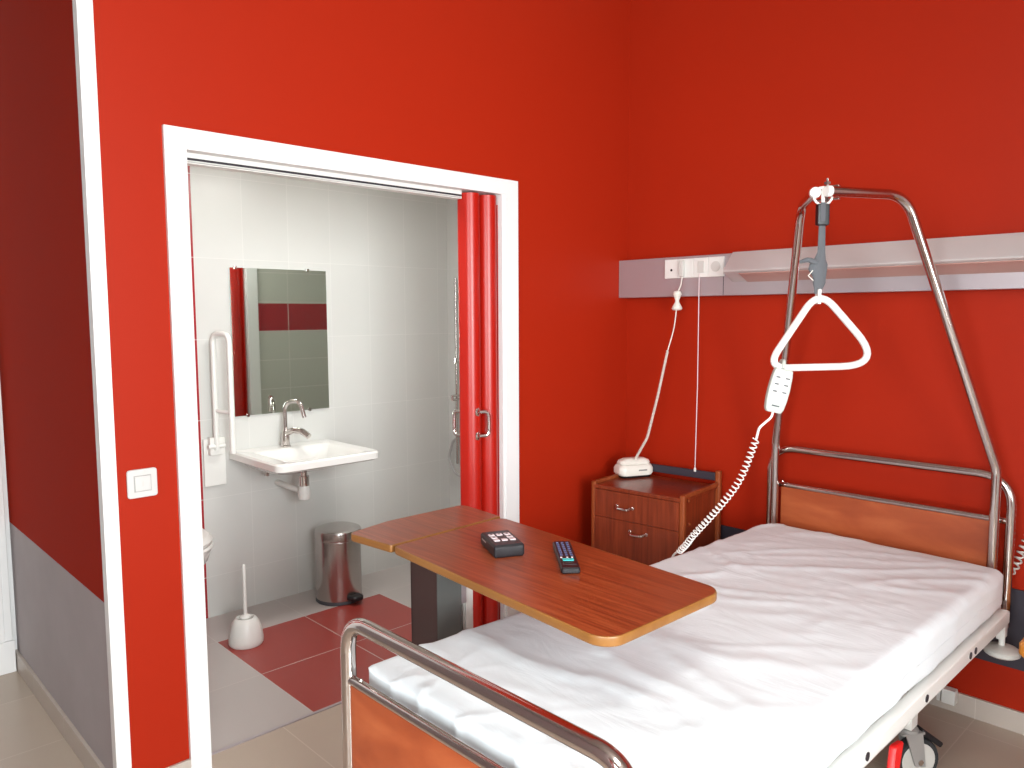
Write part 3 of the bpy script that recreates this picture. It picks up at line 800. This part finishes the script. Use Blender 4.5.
# grab handle hanging from it
FR = V((.6907, .7231, 0)); FF = V((-.7231, .6907, 0))   # sideways / away, as the handle hangs turned
E0 = V((1.338, -.7, 0))
def fp(x, z, y=0): return E0+FR*x+FF*y+V((0, 0, z))
t = thing('trapeze_handle', 'white triangular grab handle hanging on a grey strap', 'grab handle', (1.338, -.7, 1.9))
def ribbon(bm, secs):  # secs: (x, z, halfwidth, halfthick)
    rings = []
    for (x, z, hw, ht) in secs:
        rings.append([fp(x+hw*math.cos(2*PI*k/12), z, ht*math.sin(2*PI*k/12)) for k in range(12)])
    return loft(bm, rings)
bm = BM()
ribbon(bm, [(.0, 1.815, .011, .004), (.0, 1.76, .012, .005), (.0, 1.725, .013, .006), (-.004, 1.70, .020, .010), (-.008, 1.685, .030, .013), (-.010, 1.668, .031, .014), (-.004, 1.645, .022, .011), (-.004, 1.625, .021, .010), (-.006, 1.605, .014, .008), (-.010, 1.59, .009, .006)])
tube(bm, fillet([fp(-.015, 1.69, -.006), fp(-.045, 1.70, -.008), fp(-.072, 1.693, -.004)], .02), [.009, .009]+[.008]*(len(fillet([(0,0,0),(1,.1,0),(2,0,0)], .02))-3)+[.005], 8)
st = obj('strap', bm, 'strap_grey', t)
bm = BM(); tube(bm, [fp(-.03, 1.665, -.01), fp(-.045, 1.648, -.012), fp(-.028, 1.632, -.012)], .0018, 6); obj('strap_thread', bm, 'cream_plastic', st)
bm = BM()
M = frame_xf(fp(0, 1.845), FR, FF, (0, 0, 1)); box(bm, -.020, .020, -.014, .014, -.035, .035, .006); xf(bm, M)
bk = obj('strap_lock', bm, 'black_plastic', t)
bm = BM(); box(bm, -.012, .004, -.0155, -.013, -.022, .038, .0007); xf(bm, M); obj('lock_face', bm, 'dark_grey', bk)
bm = BM(); tube(bm, [fp(0, 1.875), fp(0, 1.93)], .006, 10)
tube(bm, [fp(.03*math.cos(a*PI/8), 1.905+.028*math.sin(a*PI/8), 0) for a in range(16)], .004, 8, closed=True); obj('hanger_ring', bm, 'white_plastic', t)
bm = BM()
tri = [fp(-.004, 1.604), fp(-.172, 1.345), fp(.222, 1.353)]
path = fillet([(tri[0]+tri[1])/2, tri[1], tri[2], tri[0], (tri[0]+tri[1])/2], [.065, .068, .07], 10)[:-1]
tube(bm, path, .0118, 16, closed=True)
obj('triangle_grip', bm, 'white_plastic', t)
bm = BM(); box(bm, -.0055, .0055, -.016, .016, 1.556, 1.605, .003); xf(bm, frame_xf(E0+FR*-.006, FR, FF, (0, 0, 1))); obj('hook', bm, 'white_plastic', t)

# hand control hooked over the handle's left corner
O = fp(-.120, 1.340, -.02); tz = V((FR*.23+V((0, 0, 1)))).normalized(); rx = (FR-tz*FR.dot(tz)).normalized(); ny = rx.cross(tz)  # ny = away? fixed below
if ny.dot(FF) > 0: ny = -ny
t = thing('bed_hand_control', 'pale bed hand control hooked on the triangular handle, with coiled white cord', 'remote control', O)
bm = BM(); rings = []
for z_, hw, hd in ((.004, .026, .009), (.0, .030, .012), (-.02, .033, .0125), (-.06, .0355, .0125), (-.10, .0345, .0125), (-.128, .031, .0125), (-.138, .027, .012), (-.142, .024, .009)):
    rings.append([O+rx*x+ny*y+tz*z_ for x, y in round_poly([(-hw, -hd), (hw, -hd), (hw, hd), (-hw, hd)], .006, 3)])
loft(bm, rings); tube(bm, fillet([O+tz*.005-ny*.008, O+tz*.03-ny*.012, O+tz*.03-ny*.045, O+tz*.0-ny*.05], .012), .006, 8)
hc = obj('control_body', bm, 'control_plastic', t)
M = frame_xf(O, rx, tz, ny)
for r_, zz in enumerate((-.025, -.048, -.072)):
    for s in (-1, 1):
        bm = BM(); st_ = 0; box(bm, s*.016-.011, s*.016+.011, zz-.007, zz+.007, .012, .0142, .002); xf(bm, M); kb = obj('button', bm, 'grey_plastic', hc)
        bm = BM(); box(bm, s*.016-.007, s*.016+.007, zz-.0025, zz+.0025, .0135, .0147); xf(bm, M); obj('button_mark', bm, 'strap_grey', kb)
bm = BM(); box(bm, -.014, .012, -.122, -.117, .012, .0128); xf(bm, M); obj('lettering', bm, 'strap_grey', hc)
e = O-tz*.140
c1 = V((1.205, -.85, 1.11))
bm = BM(); tube(bm, fillet([e+tz*.01, e-tz*.02, c1+V((.01, .0, .04)), c1], .03), .0042, 8)
cp = [c1, V((1.155, -.865, .965)), V((1.075, -.872, .85)), V((.985, -.868, .745)), V((.935, -.845, .69)), V((.892, -.82, .652))]
coil(bm, smooth(cp), .0105, 34, .0023, 7, 12)
tube(bm, smooth([cp[-1], V((.858, -.81, .625)), V((.826, -.80, .55)), V((.822, -.79, .44))]), .0042, 8)
obj('coiled_cord', bm, 'white_plastic', t)

# second coiled cord at the right edge
t = thing('wall_coil_cord', 'short coiled grey-white cord on the red wall at the right of the headboard', 'cord', (1.8, -.03, .6))
bm = BM(); coil(bm, smooth([(1.752, -.028, .585), (1.775, -.028, .615), (1.80, -.028, .70), (1.84, -.03, .82), (1.90, -.04, 1.0)]), .012, 20, .0035, 6, 10)
tube(bm, smooth([(1.90, -.04, 1.0), (1.95, -.06, 1.3), (1.98, -.10, 1.60), (1.98, -.10, 1.68)]), .0035, 8)
obj('coiled_cord', bm, 'grey_plastic', t)
bm = BM(); box(bm, 1.97, 1.99, -.115, -.07, 1.615, 1.665, .003); obj('plug', bm, 'white_plastic', t)

# ------------------------------------------------------------------ overbed table
ZT = .86
t = thing('overbed_table', 'wood-grain overbed table in two sections reaching over the bed', 'table', (.60, -1.7, 0))
def slab(poly, rads, z0, z1, name, parent):
    o_ = round_poly(poly, rads, 8); i_ = inset(o_, .004)
    bm = BM(); prism(bm, inset(o_, .0042), z0+.001, z1, .0)
    tp_ = obj(name, bm, 'table_wood', parent)
    bm = BM(); i2 = inset(o_, .0015)
    rings = [[(*p, z0+.002) for p in i2], [(*p, z0+.005) for p in o_], [(*p, z1-.004) for p in o_], [(*p, z1-.0005) for p in i2], [(*p, z1+.0002) for p in i_], [(*p, z0) for p in i_], [(*p, z0+.002) for p in i2]]
    loft(bm, rings, False, False); obj('edge_band', bm, 'edge_wood', tp_)
    return tp_
slab([(.664, -1.937), (1.517, -2.006), (1.524, -1.568), (.648, -1.492)], [.020, .055, .055, .03], ZT-.023, ZT, 'main_top', t)
slab([(.458, -1.958), (.656, -1.938), (.640, -1.487), (.426, -1.472), (.422, -1.79)], [.025, .008, .008, .03, .03], ZT-.023, ZT, 'side_top', t)
cx1, cy0 = .628, -1.75
bm = BM(); box(bm, cx1-.135, cx1-.002, cy0, cy0+.006, .07, ZT-.05, .001); box(bm, cx1-.137, cx1-.13, cy0, cy0+.10, .07, ZT-.05, .001); box(bm, cx1-.134, cx1-.03, cy0+.004, cy0+.098, .07, ZT-.06)
cl = obj('column', bm, 'brown_lacquer', t)
bm = BM(); box(bm, cx1-.004, cx1, cy0+.002, cy0+.10, .07, ZT-.05, .001); obj('column_side', bm, 'smoked_grey', cl)
bm = BM(); box(bm, cx1-.06, cx1-.018, cy0+.121, cy0+.165, .07, ZT-.045, .003); box(bm, cx1-.017, cx1-.013, cy0+.128, cy0+.158, .07, ZT-.06)
obj('inner_column', bm, 'white_enamel', t)
bm = BM(); box(bm, cx1-.11, cx1-.0, cy0+.10, cy0+.121, .60, .80, .002); box(bm, .46, 1.30, -1.80, -1.76, ZT-.047, ZT-.0235, .003); box(bm, .46, 1.30, -1.66, -1.62, ZT-.047, ZT-.0235, .003)
obj('top_bracket', bm, 'aluminium', t)
bm = BM(); lathe(bm, [(.008, 0), (.008, .012), (.004, .014)], (.64, -1.59, ZT-.046), 12); obj('lock_screw', bm, 'brown_lacquer', t)
bm = BM(); box(bm, .46, .70, -1.78, -1.58, .035, .075, .004); box(bm, .48, 1.30, -2.04, -2.00, .045, .075, .004); box(bm, .48, 1.30, -1.36, -1.32, .045, .075, .004); box(bm, .50, .54, -2.04, -1.32, .045, .075, .004)
ft = obj('base_frame', bm, 'aluminium', t)
for x in (.52, 1.27):
    for y in (-2.02, -1.34):
        bm = BM(); lathe(bm, [(0, -.009), (.018, -.009), (.022, -.005), (.022, .005), (.018, .009), (0, .009)], (x, y, .0225), 18, 'y'); obj('castor_wheel', bm, 'rubber', ft)

# things on the table
def flatdev(name, label, cat, a0, a1, wd, zb):
    a0, a1 = V((*a0, 0)), V((*a1, 0)); L = (a1-a0).length; y_ = (a1-a0).normalized(); x_ = V((y_.y, -y_.x, 0))
    t = thing(name, label, cat, (a0.x, a0.y, zb)); return t, frame_xf((a0.x, a0.y, zb), -x_, y_, (0, 0, 1)), L
# local y runs from the far end (0) to the near end (L); x to the right as seen from the camera
t, M, L = flatdev('television_remote', 'slim black television remote with a teal key on the overbed table', 'remote control', (1.010, -1.594), (1.188, -1.750), .046, ZT+.0008)
hw = .0255
bm = BM(); pl = round_poly([(-hw, 0), (hw, 0), (hw-.001, L), (-hw+.001, L)], .006, 4); prism(bm, pl, 0, .0165, .003); xf(bm, M); rb = obj('remote_body', bm, 'black_plastic', t)
for r_ in range(7):
    for c_ in range(3):
        bm = BM(); x = (c_-1)*.0135; y = .018+r_*.0185; box(bm, x-.0042, x+.0042, y-.0045, y+.0045, .016, .0183, .001); xf(bm, M); obj('remote_key', bm, 'blue_key', rb)
bm = BM(); box(bm, -.015, .015, L-.074, L-.058, .016, .018, .002); xf(bm, M); obj('teal_key', bm, 'teal_key', rb, label='teal key')
for x in (-.016, 0, .013):
    bm = BM(); lathe(bm, [(.003, 0), (.003, .0022), (0, .0026)], (x, L-.085, .016), 10); xf(bm, M); obj('pale_key', bm, 'pale_key', rb)
bm = BM(); box(bm, -.018, .018, L-.030, L-.027, .0162, .017); xf(bm, M); obj('trim_line', bm, 'dark_grey', rb)
t, M, L = flatdev('keypad_remote', 'chunky black control box with pale square buttons on the overbed table', 'remote control', (.848, -1.705), (.978, -1.768), .09, ZT+.0008)
hw = .044
bm = BM(); pl = round_poly([(-hw, 0), (hw, 0), (hw, L), (-hw, L)], .006, 4)
lo = inset(pl, .004)
loft(bm, [[(x, y, 0) for x, y in lo], [(x, y, .006) for x, y in pl], [(x, y, .030) for x, y in pl], [(x, y, .036) for x, y in inset(pl, .005)]]); xf(bm, M); kb = obj('keypad_body', bm, 'black_plastic', t)
for r_ in range(3):
    for c_ in range(3):
        if (r_, c_) == (1, 1): continue
        x = (c_-1)*.023; y = .045+r_*.026
        bm = BM(); box(bm, x-.0085, x+.0085, y-.0085, y+.0085, .0355, .0385, .0015); xf(bm, M); b_ = obj('square_button', bm, 'pale_key', kb)
        if r_ < 2:
            bm = BM(); box(bm, x-.003, x+.003, y-.003, y+.003, .0384, .0389); xf(bm, M); obj('button_mark', bm, 'soft_black', kb)
bm = BM(); box(bm, -.0445, -.0435, .02, .06, .02, .024); xf(bm, M); obj('side_stripe', bm, 'castor_grey', kb)
bm = BM(); box(bm, -.03, .03, .008, .022, .0355, .0368, .0005); xf(bm, M); obj('sensor_window', bm, 'dark_grey', kb)

# white junction box low on the back wall
t = thing('wall_junction_box', 'small white junction box on the skirting of the back wall beyond the bed', 'junction box', (1.585, 0, .06))
bm = BM(); box(bm, 1.563, 1.610, -.050, -.0135, .040, .096, .003); obj('box_body', bm, 'white_plastic', t)
bm = BM(); box(bm, 1.541, 1.555, -.035, -.0135, .035, .096, .003); obj('box_bracket', bm, 'white_plastic', t)

# orange wooden side table pushing in at the right edge
t = thing('side_table', 'low side table whose rounded orange wooden edge shows at the right of the bed', 'table', (2.3, -.2, 0))
bm = BM(); prism(bm, round_poly([(1.872, -.40), (2.7, -.40), (2.7, -.05), (1.872, -.05)], .05, 8), .425, .478, .012, True); obj('table_top', bm, 'orange_wood', t)
for x in (2.02, 2.52):
    for y in (-.34, -.12):
        bm = BM(); tube(bm, [(x, y, .001), (x, y, .428)], .02, 14); obj('leg', bm, 'castor_grey', t)

# unseen ceiling lamps added to fill bedroom and bathroom with light
def lamp(x, y, z, r, label):
    t = thing('ceiling_lamp', label, 'lamp', (x, y, z))
    bm = BM(); lathe(bm, [(r, 0), (r, -.03), (r*.97, -.035)], (x, y, z), 36); obj('lamp_base', bm, 'white_plastic', t)
    bm = BM(); lathe(bm, [(r*.95, -.03), (r*.9, -.055), (r*.6, -.08), (0, -.09)], (x, y, z), 36); obj('lamp_shade', bm, 'lamp_glass', t)
lamp(-.28, -1.3, 2.45, .13, 'round white ceiling lamp in the bathroom')
t = thing('ceiling_light_panel', 'flat rectangular ceiling light over the foot of the bed', 'lamp', (2.3, -3.1, ZC))
obj('light_frame', box(BM(), 2.0, 2.6, -3.7, -2.5, ZC-.06, ZC, .004), 'white_paint', t)
obj('light_diffuser', box(BM(), 2.02, 2.58, -3.68, -2.52, ZC-.066, ZC-.058), 'lamp_glass', t)

# ------------------------------------------------------------------ light
def area(name, loc, rot, sx, sy, e, col=(1, 1, 1)):
    l = D.lights.new(name, 'AREA'); l.shape = 'RECTANGLE'; l.size = sx; l.size_y = sy; l.energy = e; l.color = col
    o = D.objects.new(name, l); COL.objects.link(o); o.location = loc; o.rotation_euler = rot
    return o
area('window_daylight', (XE+.30, (WY0+WY1)/2, (WZ0+WZ1)/2), (0, PI/2, 0), WZ1-WZ0, WY1-WY0, 305, (.93, 1, 1.01))  # main light from the added east opening, standing in for flash
area('south_daylight', ((SX0+SX1)/2, YS-.30, (WZ0+WZ1)/2), (PI/2, 0, 0), SX1-SX0, WZ1-WZ0, 215, (.93, 1, 1.01))  # added fill from the south for the back wall and bed
area('ceiling_panel_light', (2.3, -3.1, ZC-.075), (0, 0, 0), .56, 1.16, 20, (1, .99, .96))  # added overhead fill, soft and out of view
area('bathroom_lamp', (-.24, -1.3, 2.36), (0, 0, 0), .25, .8, 17, (1, 1, .98))  # added fill for the tiled walls, no lamp is seen here

w = D.worlds.new('sky'); bpy.context.scene.world = w; w.use_nodes = True
bg = w.node_tree.nodes['Background']; bg.inputs['Color'].default_value = (.85, .92, 1, 1); bg.inputs['Strength'].default_value = 1.5

# ------------------------------------------------------------------ camera
cd = D.cameras.new('camera'); cam = D.objects.new('camera', cd); COL.objects.link(cam)
cd.sensor_fit = 'HORIZONTAL'; cd.sensor_width = 36; cd.lens = 772.394*36/1024; cd.clip_start = .05
yaw, pit, rol = [math.radians(k) for k in (46.3097, 5.13728, -.25475)]
F = V((-math.sin(yaw)*math.cos(pit), math.cos(yaw)*math.cos(pit), -math.sin(pit)))
R0 = V((math.cos(yaw), math.sin(yaw), 0)); U0 = R0.cross(F)
R1 = math.cos(rol)*R0+math.sin(rol)*U0; U1 = -math.sin(rol)*R0+math.cos(rol)*U0
cam.matrix_world = frame_xf((2.48361, -3.19473, 1.52621), R1, U1, -F)
sc = bpy.context.scene; sc.camera = cam
sc.view_settings.view_transform = 'Standard'; sc.view_settings.look = 'None'
sc.view_settings.exposure = 0; sc.view_settings.gamma = 1; sc.view_settings.use_curve_mapping = False
